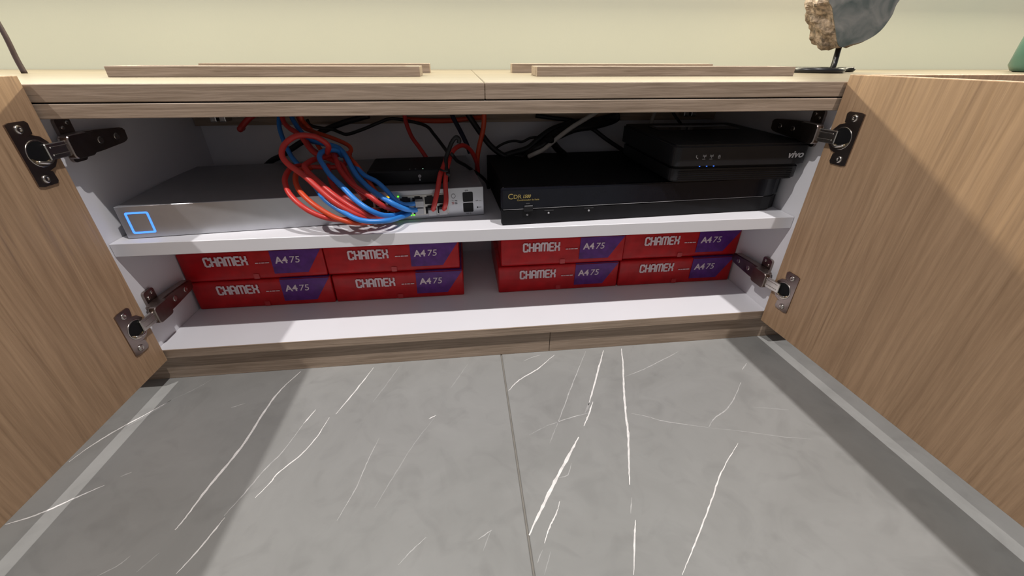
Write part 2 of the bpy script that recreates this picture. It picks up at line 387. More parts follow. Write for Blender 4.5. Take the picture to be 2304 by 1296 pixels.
# ---- doors with concealed hinges
def door(side):
    s = -1 if side == 'l' else 1
    x0, ang = (XL, AL) if side == 'l' else (XR, AR)
    # local frame: u runs along the leaf away from the hinge edge, t = outward through the thickness
    du = Vector((s * math.sin(ang), -math.cos(ang), 0)); dt = Vector((s * math.cos(ang), math.sin(ang), 0))
    def T3(u, t, z): return Vector((x0, YD, 0)) + du * u + dt * t + Vector((0, 0, z))
    def conv(bm):
        for v in bm.verts: v.co = T3(*v.co)
        bmesh.ops.recalc_face_normals(bm, faces=bm.faces[:])
        return bm
    d = cpart('door', conv(B(0, DOORW, 0, .018, ZDB, ZDT, .0006, 1)), 'oak_z')
    tag(d, 'left oak door' if side == 'l' else 'right oak door')
    inv = Vector((W / 2, 0, 0))
    def sub(name, bm, mat, smooth=False):
        for v in bm.verts: v.co -= inv
        return put(name, bm, mat, d, smooth)
    for zc in (.3240, .1080):
        # cup plate: tall strip with a round bulge toward the hinge edge ; the cup's hollow is only coloured on, flat
        pts = [(.0395, zc - .029), (.0395, zc + .029), (.0345, zc + .0305), (.019, zc + .0305), (.0165, zc + .028), (.0175, zc + .0185)]
        for k in range(9):
            a = math.radians(62 + k * (236 / 8)); pts.append((.0205 + .0175 * math.cos(a) * .95, zc + .0175 * math.sin(a)))
        pts += [(.0175, zc - .0185), (.0165, zc - .028), (.019, zc - .0305), (.0345, zc - .0305)]
        bm = bmesh.new(); prism(bm, [(u, z) for u, z in pts], .0016, 'xz', -.0016)
        sub('hinge_cup_plate', conv(bm), 'dsteel')
        bm = bmesh.new(); lathe(bm, [(.0128, -.0021), (.0134, -.0016), (.0128, -.0014)], .0215, 0, zc, 24, 'y')
        sub('hinge_cup_rim', conv(bm), 'steel')
        bm = bmesh.new(); prism(bm, [(.0215 + .0121 * math.cos(2 * math.pi * k / 20), zc + .0118 * math.sin(2 * math.pi * k / 20)) for k in range(20)], .0004, 'xz', -.0022)
        sub('hinge_cup_shade', conv(bm), 'blackm')  # flat black disc, painted shade of the cup's hollow
        bm = bmesh.new(); cr = []
        for k in range(13):
            a = math.radians(195 + 150 * k / 12); cr.append((.0215 + .0119 * math.cos(a), zc + .0116 * math.sin(a)))
        for k in range(13):
            a = math.radians(345 - 150 * k / 12); cr.append((.0215 + .0085 * math.cos(a), zc - .0035 + .0045 * math.sin(a)))
        prism(bm, cr, .0005, 'xz', -.0027); sub('hinge_cup_glint', conv(bm), 'cup_glint')  # flat crescent for the cup wall, gold reflection given as colour
        bm = bmesh.new(); tube(bm, spline([Vector((.013, -.003, zc - .008)), Vector((.020, -.0045, zc - .0095)), Vector((.029, -.003, zc - .007))], 5), .0016, 8)
        sub('hinge_spring', conv(bm), 'steel', True)
        for dz in (-.0238, .0238):
            bm = bmesh.new(); lathe(bm, [(.0042, -.0016), (.0042, -.0023), (.0030, -.0030), (.0014, -.0030), (.0010, -.0022)], .0285, 0, zc + dz, 16, 'y')
            sub('screw', conv(bm), 'steel')
        # arm on the side panel, in room axes; h = distance inward from the side panel
        def rm(bm):
            for v in bm.verts:
                h, y, z = v.co; v.co = Vector((h if side == 'l' else W - h, y, z))
            bmesh.ops.recalc_face_normals(bm, faces=bm.faces[:]); return bm
        bm = bmesh.new(); prism(bm, rrect(.020, .040, zc - .019, zc + .027, .004), .0035, 'yz', .0003)
        sub('mounting_plate', rm(bm), 'dsteel')
        for dz in (.018, .0225):
            bm = bmesh.new(); lathe(bm, [(.0024, .0038), (.0024, .0048), (.0012, .0050)], 0, .026 + (.0 if dz < .02 else .008), zc + dz - .001, 12, 'x')
            sub('plate_screw', rm(bm), 'steel')
        bm = bmesh.new(); prism(bm, [(.012, zc - .010), (.020, zc - .012), (.050, zc - .0115), (.090, zc - .0085), (.096, zc - .006), (.097, zc + .006), (.092, zc + .0085), (.050, zc + .0115), (.020, zc + .012), (.012, zc + .010)], .0125, 'yz', .0036)
        bmesh.ops.bevel(bm, geom=bm.edges[:], offset=.0014, segments=2, affect='EDGES')
        sub('hinge_arm', rm(bm), 'dsteel')
        bm = bmesh.new(); prism(bm, rrect(.004, .034, zc - .0125, zc + .0125, .005), .0085, 'yz', .0125)
        bmesh.ops.bevel(bm, geom=bm.edges[:], offset=.001, segments=1, affect='EDGES')
        sub('hinge_arm_cover', rm(bm), 'dsteel')
        for yy in (.052, .078):
            bm = bmesh.new(); lathe(bm, [(.0042, .0160), (.0042, .0166), (.0028, .0168), (.0016, .0163)], 0, yy, zc, 14, 'x')
            sub('adjusting_screw', rm(bm), 'steel')
        # bright link between arm and cup
        a0 = Vector(((.0165 if side == 'l' else W - .0165), .010, zc)); a1 = T3(.0165, -.0035, zc)
        di = (a1 - a0).normalized(); sd = di.cross(Vector((0, 0, 1))).normalized()
        bm = bmesh.new(); box(bm, 0, (a1 - a0).length, -.0022, .0022, -.0078, .0078, .0008, 1)
        box(bm, .002, (a1 - a0).length - .004, -.0028, .0028, -.0045, -.0030, .0003, 1); box(bm, .002, (a1 - a0).length - .004, -.0028, .0028, .0030, .0045, .0003, 1)
        for v in bm.verts: v.co = a0 + di * v.co.x + sd * v.co.y + Vector((0, 0, v.co.z))
        sub('hinge_link', bm, 'steel')
door('l'); door('r')

# ---- closed neighbours behind the open doors
def neighbour(x0, x1, label):
    t = empty('closed_cabinet', ((x0 + x1) / 2, 0, 0)); tag(t, label, 'cabinet', 'closed cabinets beside the open one')
    c = (x0 + x1) / 2
    put('body', B(x0 - c, x1 - c, .0005, .29, ZBB, ZR, .0005, 1), 'white', t)
    n = 4; st_ = (x1 - x0) / n
    for k in range(n):
        a, b = x0 + k * st_ + .002, x0 + (k + 1) * st_ - .002
        put('cabinet_door', B(a - c, b - c, -.021, -.003, ZDB, ZDT, .0006, 1), 'oak_z', t)
    put('top_panel', B(x0 - c, x1 - c, 0, .29, ZR + .0002, TW, .0005, 1), 'oak_x', t)
neighbour(-1.6, -.0158, 'closed oak cabinet hidden behind the open left door')
neighbour(W + .0160, 2.4, 'closed oak cabinet hidden behind the open right door')

# ================================================================== paper reams
LET = {'C': ([[(1, 1.22), (1, 1.42), (.82, 1.6), (.18, 1.6), (0, 1.42), (0, .18), (.18, 0), (.82, 0), (1, .18), (1, .38)]], 1),
       'H': ([[(0, 0), (0, 1.6)], [(1, 0), (1, 1.6)], [(0, .8), (1, .8)]], 1),
       'A': ([[(0, 0), (0, 1.35), (.25, 1.6), (.75, 1.6), (1, 1.35), (1, 0)], [(0, .68), (1, .68)]], 1),
       'M': ([[(0, 0), (0, 1.35), (.2, 1.6), (.6, 1.6), (.8, 1.4), (.8, 0)], [(.8, 1.4), (1, 1.6), (1.4, 1.6), (1.6, 1.35), (1.6, 0)]], 1.6),
       'E': ([[(.95, 1.6), (.18, 1.6), (0, 1.42), (0, .18), (.18, 0), (.95, 0)], [(0, .8), (.85, .8)]], .95),
       'X': ([[(0, 0), (0, .5), (.3, .8), (.7, .8), (1, .5), (1, 0)], [(0, 1.6), (0, 1.1), (.3, .8)], [(1, 1.6), (1, 1.1), (.7, .8)]], 1)}
RW, RD, RH = .2095, .165, .0482
def ream():
    t = empty('paper_ream')
    bm = bmesh.new(); box(bm, 0, RW, 0, RD, 0, RH, .0022, 2)
    bmesh.ops.subdivide_edges(bm, edges=[e for e in bm.edges if e.calc_length() > .03], cuts=9, use_grid_fill=True)
    for v in bm.verts:
        if .004 < v.co.x < RW - .004 and .004 < v.co.z < RH - .004: v.co.y += .0006 * noise.noise(v.co * 55)
    put('wrapper', bm, 'red', t, True)
    bm = bmesh.new(); prism(bm, [(.632 * RW, RH - .001), (.628 * RW, .0085), (.87 * RW, .0085), (.992 * RW, RH - .001)], .0005, 'xz', -.0011)
    prism(bm, [(.632 * RW, 0), (.632 * RW, RD * .99), (.99 * RW, RD * .99), (.99 * RW, 0)], .0004, 'xy', RH - .0004 + .0005)
    put('purple_panel', bm, 'purple', t)
    bm = bmesh.new(); x = .178 * RW; sc = .0066; 
    for ch in 'CHAMEX':
        pl, wd = LET[ch]; strokes(bm, pl, x, .0265, sc, .0084, .0029, -.0012); x += wd * sc + .0032
    put('brand_lettering', bm, 'print_white', t)
    bm = bmesh.new()
    for a, b in ((.515, .535), (.54, .553), (.558, .58), (.585, .612)): box(bm, a * RW, b * RW, -.0014, -.0009, .0272, .0286)
    put('small_print', bm, 'print_white', t)
    bm = shift(text_bm('A4', .0155, bold=.00038, width=.0190, ext=.0002), .655 * RW, -.0014, .0262)
    put('format_lettering', bm, 'print_white', t)
    bm = shift(text_bm('75', .0155, shear=.12, width=.0145, ext=.0002), .762 * RW, -.0014, .0262)
    put('weight_lettering', bm, 'print_white', t)
    bm = bmesh.new(); prism(bm, rrect(.475 * RW, .515 * RW, .0012, .0095, .001), .0003, 'xz', -.0011)
    put('tape_seal', bm, 'tape', t)
    return t
def copy_tree(o, parent=None):
    c = o.copy(); C.objects.link(c); c.parent = parent
    for ch in list(o.children): copy_tree(ch, c)
    return c
r0 = ream(); first = True
ROWS = [(.0050, .1050, ZBT, 0, 'red A4 paper ream at far left, lying on the cabinet bottom'),
        (.2165, .1050, ZBT, 0, 'red A4 paper ream on the cabinet bottom, just left of the gap'),
        (.4850, .1050, ZBT, .004, 'red A4 paper ream on the cabinet bottom, just right of the gap'),
        (.6965, .1055, ZBT, 0, 'red A4 paper ream at far right, lying on the cabinet bottom'),
        (.0015, .1060, ZBT + RH + .0007, .010, 'red A4 paper ream topmost of the far left pile'),
        (.2120, .1085, ZBT + RH + .0007, .004, 'red A4 paper ream topmost of the pile left of the gap'),
        (.4900, .1075, ZBT + RH + .0007, -.004, 'red A4 paper ream topmost of the pile right of the gap'),
        (.7000, .1110, ZBT + RH + .0007, -.004, 'red A4 paper ream topmost of the far right pile')]
for x, y, z, rz, lab in ROWS:
    t = r0 if first else copy_tree(r0); first = False
    t.location = (x, y, z); t.rotation_euler = (0, 0, rz)
    tag(t, lab, 'paper ream', 'red paper reams on the cabinet bottom')

# ================================================================== silver network switch
SWA = math.radians(5.47)
sw = empty('network_switch', (.014, .027, ZST), SWA); tag(sw, 'long silver network switch with blue glowing square on its left end', 'switch')
SL, SD, SH = .4505, .214, .0413
put('case', B(0, SL, .0012, SD, .0006, SH, .0008, 2), 'sil_top', sw)
put('front_plate', B(0, SL, 0, .0011, .0006, SH + .0002, .0005, 1), 'silver', sw)
bm = bmesh.new(); o_ = rrect(.0080, .0335, .0066, .0340, .0022); i_ = rrect(.0102, .0313, .0088, .0318, .001)
n = len(o_); va = [bm.verts.new((x, -.0004, z)) for x, z in o_]; vb = [bm.verts.new((x, -.0004, z)) for x, z in i_]; vc = [bm.verts.new((x, 0, z)) for x, z in o_]; vd = [bm.verts.new((x, 0, z)) for x, z in i_]
for k in range(n):
    k2 = (k + 1) % n
    bm.faces.new((va[k], va[k2], vb[k2], vb[k])); bm.faces.new((va[k], vc[k], vc[k2], va[k2])); bm.faces.new((vb[k], vb[k2], vd[k2], vd[k]))
bmesh.ops.recalc_face_normals(bm, faces=bm.faces[:])
tag(put('status_light_frame', bm, 'led_blue', sw), 'glowing blue square outline')
put('port_block', B(.2838, .4002, -.0009, .0, .0062, .0352, .0003, 1), 'port', sw)
pm = bmesh.new()
prism(pm, [(-.0068, 0), (.0068, 0), (.0068, .0100), (.0038, .0100), (.0038, .0118), (-.0038, .0118), (-.0038, .0100), (-.0068, .0100)], .0006, 'xz', -.0006)
pobj = None
for cidx in range(7):
    for row in (0, 1):
        if pobj is None: q = pobj = put('port', pm, 'hole', sw)
        else: q = pobj.copy(); C.objects.link(q); q.parent = sw
        q.location = (.2922 + .0165 * cidx, -.0010, .0078 + row * .0139)
for i, (lx, lz, mt) in enumerate([(.300, .0345, 'led_yel'), (.3185, .0345, 'led_yel'), (.3205, .0345, 'led_yel'), (.3330, .0345, 'led_green'), (.3300, .0072, 'led_green'), (.3335, .0072, 'led_green'), (.3475, .0072, 'led_green'), (.3515, .0072, 'led_green')]):
    put('port_light', B(lx - .0012, lx + .0012, -.0022, -.0009, lz - .0009, lz + .0009, .0003, 1), mt, sw)
for z0, z1 in ((.0216, .0349), (.0062, .0195)):
    bm = bmesh.new(); prism(bm, rrect(.4208, .4352, z0, z1, .0016), .0008, 'xz', -.0010); put('fibre_slot', bm, 'hole', sw)
put('slot_divider', B(.4212, .4348, -.0012, -.0002, .0197, .0214, .0003, 1), 'lightgrey', sw)
put('slot_lettering', shift(text_bm('SFP', .0028, width=.0045), .4242, -.0002, .0362), 'dprint', sw)
put('slot_lettering', shift(text_bm('SFP 2', .0026, width=.0075), .4242, -.0002, .0030), 'dprint', sw)
bm = bmesh.new()
for k in range(16):
    a = 2 * math.pi * k / 16; b_ = 2 * math.pi * (k + 1) / 16
    prism(bm, [(.4078 + .0030 * math.cos(a), .0305 + .0033 * math.sin(a)), (.4078 + .0030 * math.cos(b_), .0305 + .0033 * math.sin(b_)), (.4078 + .0025 * math.cos(b_), .0305 + .0028 * math.sin(b_)), (.4078 + .0025 * math.cos(a), .0305 + .0028 * math.sin(a))], .0003, 'xz', -.0003)
put('round_emblem', bm, 'dprint', sw)
for k, (mt) in enumerate(('greyp', 'rprint', 'rprint')):
    put('legend_mark', B(.4050, .4085, -.0003, .0, .0232 - .0022 * k, .0241 - .0022 * k), mt, sw)
    put('legend_text', B(.4095, .4128, -.0003, .0, .0232 - .0022 * k, .0241 - .0022 * k), 'dprint', sw)
for lx, lz, r in ((.4396, .0218, .0006), (.4416, .0222, .0006), (.4414, .0121, .0010)):
    bm = bmesh.new(); lathe(bm, [(r, 0), (r, -.0004)], lx, 0, lz, 12, 'y'); put('pin_hole', bm, 'hole', sw)
for lz in (.0216, .0118): put('hole_lettering', B(.4430, .4468, -.0003, 0, lz - .0003, lz + .0006), 'greyp', sw)

# small black router on the switch
rt = empty('small_router', (.3035, .0845, ZST + SH + .0004), .035); tag(rt, 'small black router lying on top of the silver switch', 'router')
bm = bmesh.new(); box(bm, 0, .1135, 0, .085, .0016, .0212, .0025, 3)
for v in bm.verts:
    if v.co.z < .006: v.co.x = .0567 + (v.co.x - .0567) * .965; v.co.y = .0425 + (v.co.y - .0425) * .97
put('case', bm, 'black', rt, False)
bm = bmesh.new(); lathe(bm, [(.0022, 0), (.0022, -.0006), (.0013, -.0006), (.0012, 0)], .071, -.0001, .0125, 16, 'y'); put('reset_ring', bm, 'greyp', rt)
for k, (lx, mt) in enumerate(((.058, 'greyp'), (.066, 'greyp'), (.076, 'led_wht'))): put('indicator', B(lx - .0007, lx + .0007, .0045, .006, .0209, .0215), mt, rt)
put('mark', B(.0700, .0716, -.0003, .0003, .0062, .0090), 'greyp', rt)
for fx in (.010, .100):
    for fy in (.010, .072): put('foot', B(fx - .004, fx + .004, fy - .004, fy + .004, 0, .0020), 'blackm', rt)

# ================================================================== black power conditioner
cz = empty('power_conditioner', (.484, .023, ZST), math.radians(3.0)); tag(cz, 'wide black power conditioner with gold lettering, right half of the shelf', 'power conditioner')
CL, CDp, CH = .4205, .222, .0497
put('case', B(.006, CL - .004, .010, CDp, .0015, CH - .0008, .001, 2), 'blackm', cz)
def front_band(z0, z1, bulge, name, mat):
    bm = bmesh.new(); prism(bm, [(0, .0095), (0, 0), (.002, -bulge), (CL - .030, -bulge), (CL - .014, .0020), (CL - .004, .008), (CL, .0095)], z1 - z0, 'xy', z0)
    bmesh.ops.bevel(bm, geom=[e for e in bm.edges if abs(e.verts[0].co.z - e.verts[1].co.z) < 1e-5], offset=.0012, segments=2, affect='EDGES')
    return put(name, bm, mat, cz)
front_band(.0226, CH, .0012, 'upper_fascia', 'blackg'); front_band(.0006, .0222, .0004, 'lower_fascia', 'black')
put('fascia_trim', B(.002, CL - .03, -.0010, .004, .0222, .0227), 'greyp', cz)
bm = shift(text_bm('C', .0105, bold=.0), .0085, -.0016, .0368); merge(bm, shift(text_bm('DR', .0078, width=.0105), .0160, -.0016, .0372)); put('model_lettering', bm, 'gold', cz)
put('model_number', shift(text_bm('1500', .0062, shear=.3, bold=.0001, width=.0105), .0285, -.0016, .0378), 'gold', cz)
put('caption_lettering', shift(text_bm('Condicionador de Rede', .0030, width=.0300), .0205, -.0016, .0340), 'gold', cz)
put('power_button', B(.0297, .0422, -.0040, .001, .0196, .0276, .0008, 1), 'dgrey', cz)
put('button_mark', B(.0325, .0380, -.0016, -.0010, .0292, .0304), 'dmark', cz)
for lx, lz in ((.0349, .0140), (.0647, .0148), (.1221, .0152)):
    bm = bmesh.new(); lathe(bm, [(.0013, .0), (.0013, -.0012), (.0006, -.0014)], lx, 0, lz, 12, 'y'); put('indicator', bm, 'greyp', cz)
put('indicator_mark', B(.0590, .0715, -.0008, 0, .0180, .0189), 'dmark', cz)
put('indicator_mark', B(.1155, .1285, -.0008, 0, .0184, .0192), 'dmark', cz)
for lz in (.046, .015):
    bm = bmesh.new(); lathe(bm, [(.0022, 0), (.0022, -.0018), (.001, -.0024)], .0055, .016, lz, 12, 'x'); put('side_screw', bm, 'steel', cz)

# ================================================================== black modem on the conditioner
md = empty('modem', (.7105, .0205, ZST + CH - .0004)); tag(md, 'black modem box with white lettering, standing on the wide conditioner', 'modem')
MW, MD_, MH = .1960, .196, .0520
bm = bmesh.new(); prism(bm, rrect(.004, MW - .004, .0045, MD_, .012, 5), .0205 - .003, 'xy', .003)
bmesh.ops.bevel(bm, geom=[e for e in bm.edges if abs(e.verts[0].co.z - e.verts[1].co.z) < 1e-5 and e.verts[0].co.z < .01], offset=.0025, segments=2, affect='EDGES')
put('base', bm, 'dgrey', md)
bm = bmesh.new(); prism(bm, rrect(.0065, MW - .0065, .006, MD_ - .002, .010, 5), .0045, 'xy', .0205); put('groove', bm, 'blackm', md)
bm = bmesh.new(); prism(bm, rrect(.001, MW - .001, .0005, MD_ + .002, .010, 6), MH - .025, 'xy', .025)
bmesh.ops.bevel(bm, geom=[e for e in bm.edges if abs(e.verts[0].co.z - e.verts[1].co.z) < 1e-5 and e.verts[0].co.z > .05], offset=.003, segments=3, affect='EDGES')
put('cover', bm, 'dgrey', md)
for k in range(5): put('front_rib', B(.014, MW - .016, .0036, .0048, .0050 + .0029 * k, .0059 + .0029 * k), 'black', md)
bm = bmesh.new(); prism(bm, rrect(.030, .170, .118, .170, .01), .0012, 'xy', MH - .0004); bmesh.ops.bevel(bm, geom=[e for e in bm.edges if e.verts[0].co.z > MH and e.verts[1].co.z > MH], offset=.0009, segments=2, affect='EDGES'); put('raised_panel', bm, 'blackg', md)
put('top_label', B(.040, .164, .150, .164, MH + .0007, MH + .0012), 'greyp', md)
bm = bmesh.new(); prism(bm, [(.030, .046), (.072, .046), (.072, .022), (.042, .022)], .0004, 'xy', MH - .0001); put('sticker', bm, 'dgrey', md)
bm = text_bm('vivo', .0122, shear=.22, bold=.00035, width=.0225)
put('brand_lettering', shift(bm, .1640, .0002, .0335), 'lightgrey', md)
for lx in (.0428, .0530, .0630):
    bm = bmesh.new(); lathe(bm, [(.0008, .0066), (.0008, .0052)], lx, 0, .0235, 10, 'y'); put('indicator', bm, 'led_bl2', md)
bm = bmesh.new(); strokes(bm, [[(.0, 1), (.15, .45), (.6, .1)], [(0, 1), (.25, 1.0)], [(.55, 0), (.75, .2)]], .0318, .0345, .004, .004, .0008, .0004); put('phone_symbol', bm, 'greyp', md)
for lx in (.0435, .0535):
    bm = bmesh.new(); strokes(bm, [[(.5, 0), (.5, .7)], [(.3, .55), (.3, 1)], [(.7, .55), (.7, 1)], [(.05, .45), (.05, 1.1)], [(.95, .45), (.95, 1.1)], [(-.05, -.35), (.9, -.35)]], lx - .002, .0352, .0042, .0038, .0005, .0004); put('signal_symbol', bm, 'greyp', md)
bm = bmesh.new(); strokes(bm, [[(0, 0), (0, .6), (.6, .6), (.6, 0), (0, 0)], [(.12, .6), (.12, .95), (.48, .95), (.48, .6)]], .0632, .0348, .0042, .0040, .0006, .0004); put('lock_symbol', bm, 'greyp', md)
for fx in (.02, MW - .02):
    for fy in (.04, MD_ - .02): put('foot', B(fx - .006, fx + .006, fy - .006, fy + .006, 0.0008, .0034), 'blackm', md)

# ================================================================== cables
def cable(name, label, pts, mat, r=.0033, group=None, plug=None, sub=7, cat='cable'):
    P = [at(u, v, y) for u, v, y in pts]
    o = put(name, tube(bmesh.new(), spline(P, sub), r, 10), mat)
    tag(o, label, cat, group)
    if plug:
        e = P[-1]; d = Vector((-math.sin(SWA), math.cos(SWA), 0))
        bm = bmesh.new(); box(bm, -.0058, .0058, -.006, .010, -.0042, .0042, .0006, 1)
        for v in bm.verts: v.co = e + Vector((v.co.x * math.cos(SWA) - v.co.y * math.sin(SWA), v.co.x * math.sin(SWA) + v.co.y * math.cos(SWA), v.co.z))
        put('plug', bm, plug, o)
    return o
G = 'network cables plugged into the silver switch'
cable('network_cable', 'red network cable making the highest, widest loop over the silver switch', [(735, 345, .10), (739, 329, .095), (722, 314, .09), (702, 306, .085), (668, 306, .075), (642, 323, .065), (634, 346, .055), (646, 367, .045), (684, 395, .030), (713, 421, .020), (745, 449, .012), (780, 472, .010), (815, 488, .014), (850, 492, .030), (880, 487, .052)], 'c_red', .0036, G)
cable('network_cable', 'red network cable bending beside the blue loop, second red from the top', [(790, 345, .13), (760, 348, .12), (716, 356, .095), (693, 366, .075), (686, 378, .058), (713, 406, .040), (757, 443, .020), (801, 472, .014), (838, 487, .022), (868, 484, .050)], 'c_red', .0035, G)
cable('network_cable', 'red network cable forming the leftmost low loop in front of the silver switch', [(690, 372, .11), (668, 374, .09), (652, 381, .07), (642, 398, .050), (642, 414, .038), (652, 437, .025), (677, 462, .014), (706, 480, .010), (743, 492, .010), (790, 494, .022), (832, 488, .045)], 'c_red', .0034, G)
cable('network_cable', 'orange red network cable sagging lowest in front of the silver switch', [(700, 378, .10), (676, 382, .08), (666, 393, .062), (666, 412, .045), (678, 434, .030), (706, 460, .016), (743, 484, .008), (772, 496, .006), (808, 502, .010), (850, 496, .035), (870, 482, .054)], 'c_org', .0034, G)
cable('network_cable', 'blue network cable with a tight bend at the middle of the red bundle', [(770, 352, .12), (759, 339, .115), (739, 338, .105), (723, 343, .095), (719, 356, .082), (728, 372, .070), (743, 394, .052), (772, 422, .032), (801, 451, .018), (831, 472, .014), (860, 484, .022), (889, 484, .040), (912, 478, .056)], 'c_blue', .0034, G)
cable('network_cable', 'blue network cable running from the cabinet top across the bundle to the lower port', [(655, 258, .21), (660, 271, .20), (674, 292, .18), (694, 314, .16), (728, 323, .14), (760, 332, .125), (777, 350, .11), (797, 387, .085), (811, 405, .07), (838, 429, .050), (875, 453, .034), (911, 470, .040), (944, 473, .0555)], 'c_blue', .0036, G, 'clear')
cable('network_cable', 'blue network cable hanging at the left edge of the bundle, lowest at the front', [(629, 255, .205), (628, 282, .19), (635, 308, .17), (646, 334, .15), (660, 358, .125), (684, 384, .09), (706, 415, .055), (724, 441, .030), (743, 459, .018), (772, 477, .008), (801, 492, .004), (831, 498, .004), (875, 496, .014), (905, 487, .040), (922, 480, .0555)], 'c_blue', .0033, G)
cable('network_cable', 'blue network cable below the small black router, ending at the upper port', [(785, 350, .13), (800, 372, .105), (820, 394, .078), (848, 409, .063), (872, 431, .048), (889, 450, .042), (911, 460, .046), (944, 457, .0555)], 'c_blue', .0032, G, 'clear')
cable('network_cable', 'red network cable between the two long blue cables', [(748, 342, .12), (757, 362, .095), (764, 380, .078), (776, 397, .065), (794, 416, .050), (831, 441, .034), (860, 462, .034), (897, 476, .0545)], 'c_red', .0035, G)
cable('network_cable', 'red network cable running just under the tight blue bend', [(738, 372, .105), (741, 392, .085), (746, 410, .068), (757, 428, .050), (787, 450, .030), (823, 469, .030), (852, 476, .052)], 'c_red', .0034, G)
cable('network_cable', 'orange brown network cable arching over the bundle behind the blue one', [(668, 256, .215), (674, 272, .21), (684, 288, .20), (717, 300, .18), (754, 313, .16), (782, 326, .145), (790, 337, .135), (785, 348, .125), (792, 360, .112), (806, 376, .098), (831, 410, .072), (850, 436, .055), (862, 450, .0535)], 'c_org', .0030, G)
cable('network_cable', 'dark red network cable descending steeply inside the wide loop', [(633, 256, .20), (639, 275, .19), (651, 288, .175), (668, 299, .16), (684, 316, .145), (697, 334, .13), (714, 348, .12), (748, 360, .11), (770, 372, .10), (784, 395, .085), (800, 420, .06), (822, 448, .050)], 'c_red', .0036, G)
cable('network_cable', 'short orange red cable crossing at the very top of the bundle', [(676, 256, .19), (680, 270, .19), (690, 282, .195), (706, 300, .195), (714, 325, .185), (735, 352, .165), (760, 366, .15), (775, 380, .135)], 'c_org', .0034, G)
cable('network_cable', 'dark red cable curling low behind the tight blue bend', [(690, 318, .155), (706, 338, .14), (735, 352, .13), (768, 348, .125), (778, 360, .115), (770, 374, .105), (740, 377, .10), (700, 376, .10), (675, 384, .095)], 'c_red', .0032, G)
cable('network_cable', 'red network cable tied with black, plugged into the second port from the right', [(1004, 355, .105), (1001, 366, .098), (996, 380, .086), (990, 395, .073), (984, 430, .055), (977, 462, .050), (973, 476, .0575)], 'c_red', .0034, G, 'clear')
cable('network_cable', 'red network cable plugged into the rightmost port of the silver switch', [(1076, 392, .20), (1074, 372, .19), (1066, 350, .175), (1056, 335, .165), (1042, 327, .15), (1027, 332, .135), (1016, 345, .118), (1009, 366, .102), (1004, 388, .082), (1002, 413, .065), (1004, 445, .052), (1002, 462, .050), (997, 474, .0600)], 'c_red', .0034, G, 'clear')
cable('network_cable', 'orange red cable hanging from the top right of the small black router', [(1089, 256, .20), (1089, 274, .20), (1086, 297, .20), (1079, 326, .20), (1074, 356, .20), (1074, 385, .20)], 'c_org', .0040, 'loose cables at the back of the upper shelf')
cable('network_cable', 'red cable hanging from the top down behind the small black router', [(910, 258, .235), (914, 277, .23), (926, 307, .22), (943, 331, .21), (958, 353, .20), (964, 366, .195)], 'c_red', .0034, 'loose cables at the back of the upper shelf')
cable('network_cable', 'short dark red cable stub hanging at upper left of the shelf', [(575, 256, .24), (561, 266, .235), (548, 280, .23), (540, 291, .225), (546, 287, .235)], 'c_red', .0044, 'loose cables at the back of the upper shelf')
cable('network_cable', 'orange red cable lying along the top of the back rail', [(915, 268, .262), (970, 272, .262), (1020, 271, .262), (1060, 266, .262), (1090, 264, .25)], 'c_org', .0040, 'loose cables at the back of the upper shelf')
GB = 'black cables at the back of the upper shelf'
cable('black_cable', 'thick black cable slanting behind the red and blue bundle', [(585, 392, .272), (598, 374, .270), (614, 360, .266), (634, 350, .262), (677, 321, .255), (731, 293, .25), (777, 275, .245), (830, 260, .24)], 'c_black', .0046, GB)
cable('black_cable', 'thin black cable sagging between bundle and small black router', [(690, 268, .24), (699, 282, .24), (723, 288, .24), (747, 291, .24), (765, 298, .235), (782, 302, .235), (816, 291, .235), (850, 277, .24), (879, 267, .24), (918, 272, .235), (958, 283, .22), (977, 303, .20), (1000, 333, .16), (1012, 350, .12)], 'c_black', .0026, GB)
cable('black_tie', 'black wrap holding the two red switch cables together', [(1032, 322, .11), (1033, 314, .11), (1026, 309, .11), (1016, 321, .11), (1008, 343, .105), (1003, 358, .100), (1004, 378, .088), (1008, 395, .074)], 'c_black', .0030, GB)
cable('black_tie', 'thin black tie round both red cables in front of the small router', [(990, 381, .078), (997, 384, .072), (1006, 385, .072), (1010, 382, .078)], 'c_black', .0014, GB)
cable('black_cable', 'thin black cable curving right from the tied red cables', [(1014, 345, .105), (1019, 350, .105), (1029, 362, .12), (1047, 372, .15), (1064, 384, .18), (1082, 396, .20), (1096, 412, .205), (1100, 432, .205)], 'c_black', .0026, GB)
cable('black_cable', 'navy cable hanging above the arch of the red cable', [(1016, 256, .24), (1023, 271, .235), (1037, 297, .225), (1049, 322, .215), (1058, 345, .21)], 'c_navy', .0038, GB)
cable('black_cable', 'black power cable running from the top down to the conditioner back', [(1052, 256, .25), (1060, 268, .25), (1084, 303, .245), (1106, 330, .24), (1130, 348, .235), (1160, 362, .23)], 'c_black', .0048, GB)
for k, (dx, dy, lab) in enumerate(((0, 0, 'upper black power cable of the thick bundle above the conditioner'), (6, 12, 'middle black power cable of the thick bundle above the conditioner'), (-8, 24, 'lower black power cable of the thick bundle above the conditioner'))):
    cable('black_cable', lab, [(1392, 256 + dy * .3, .262), (1377, 263 + dy * .4, .262), (1335, 272 + dy * .5, .255 - k * .01), (1291, 277 + dy * .6, .25 - k * .012), (1247, 290 + dy * .9 , .24 - k * .012), (1217 + dx, 309 + dy, .232 - k * .012), (1188 + dx, 334 + dy * .7, .228), (1150 + dx, 346 + dy * .6, .235), (1110, 360 + dy * .6, .24)], 'c_black', .0058, GB)
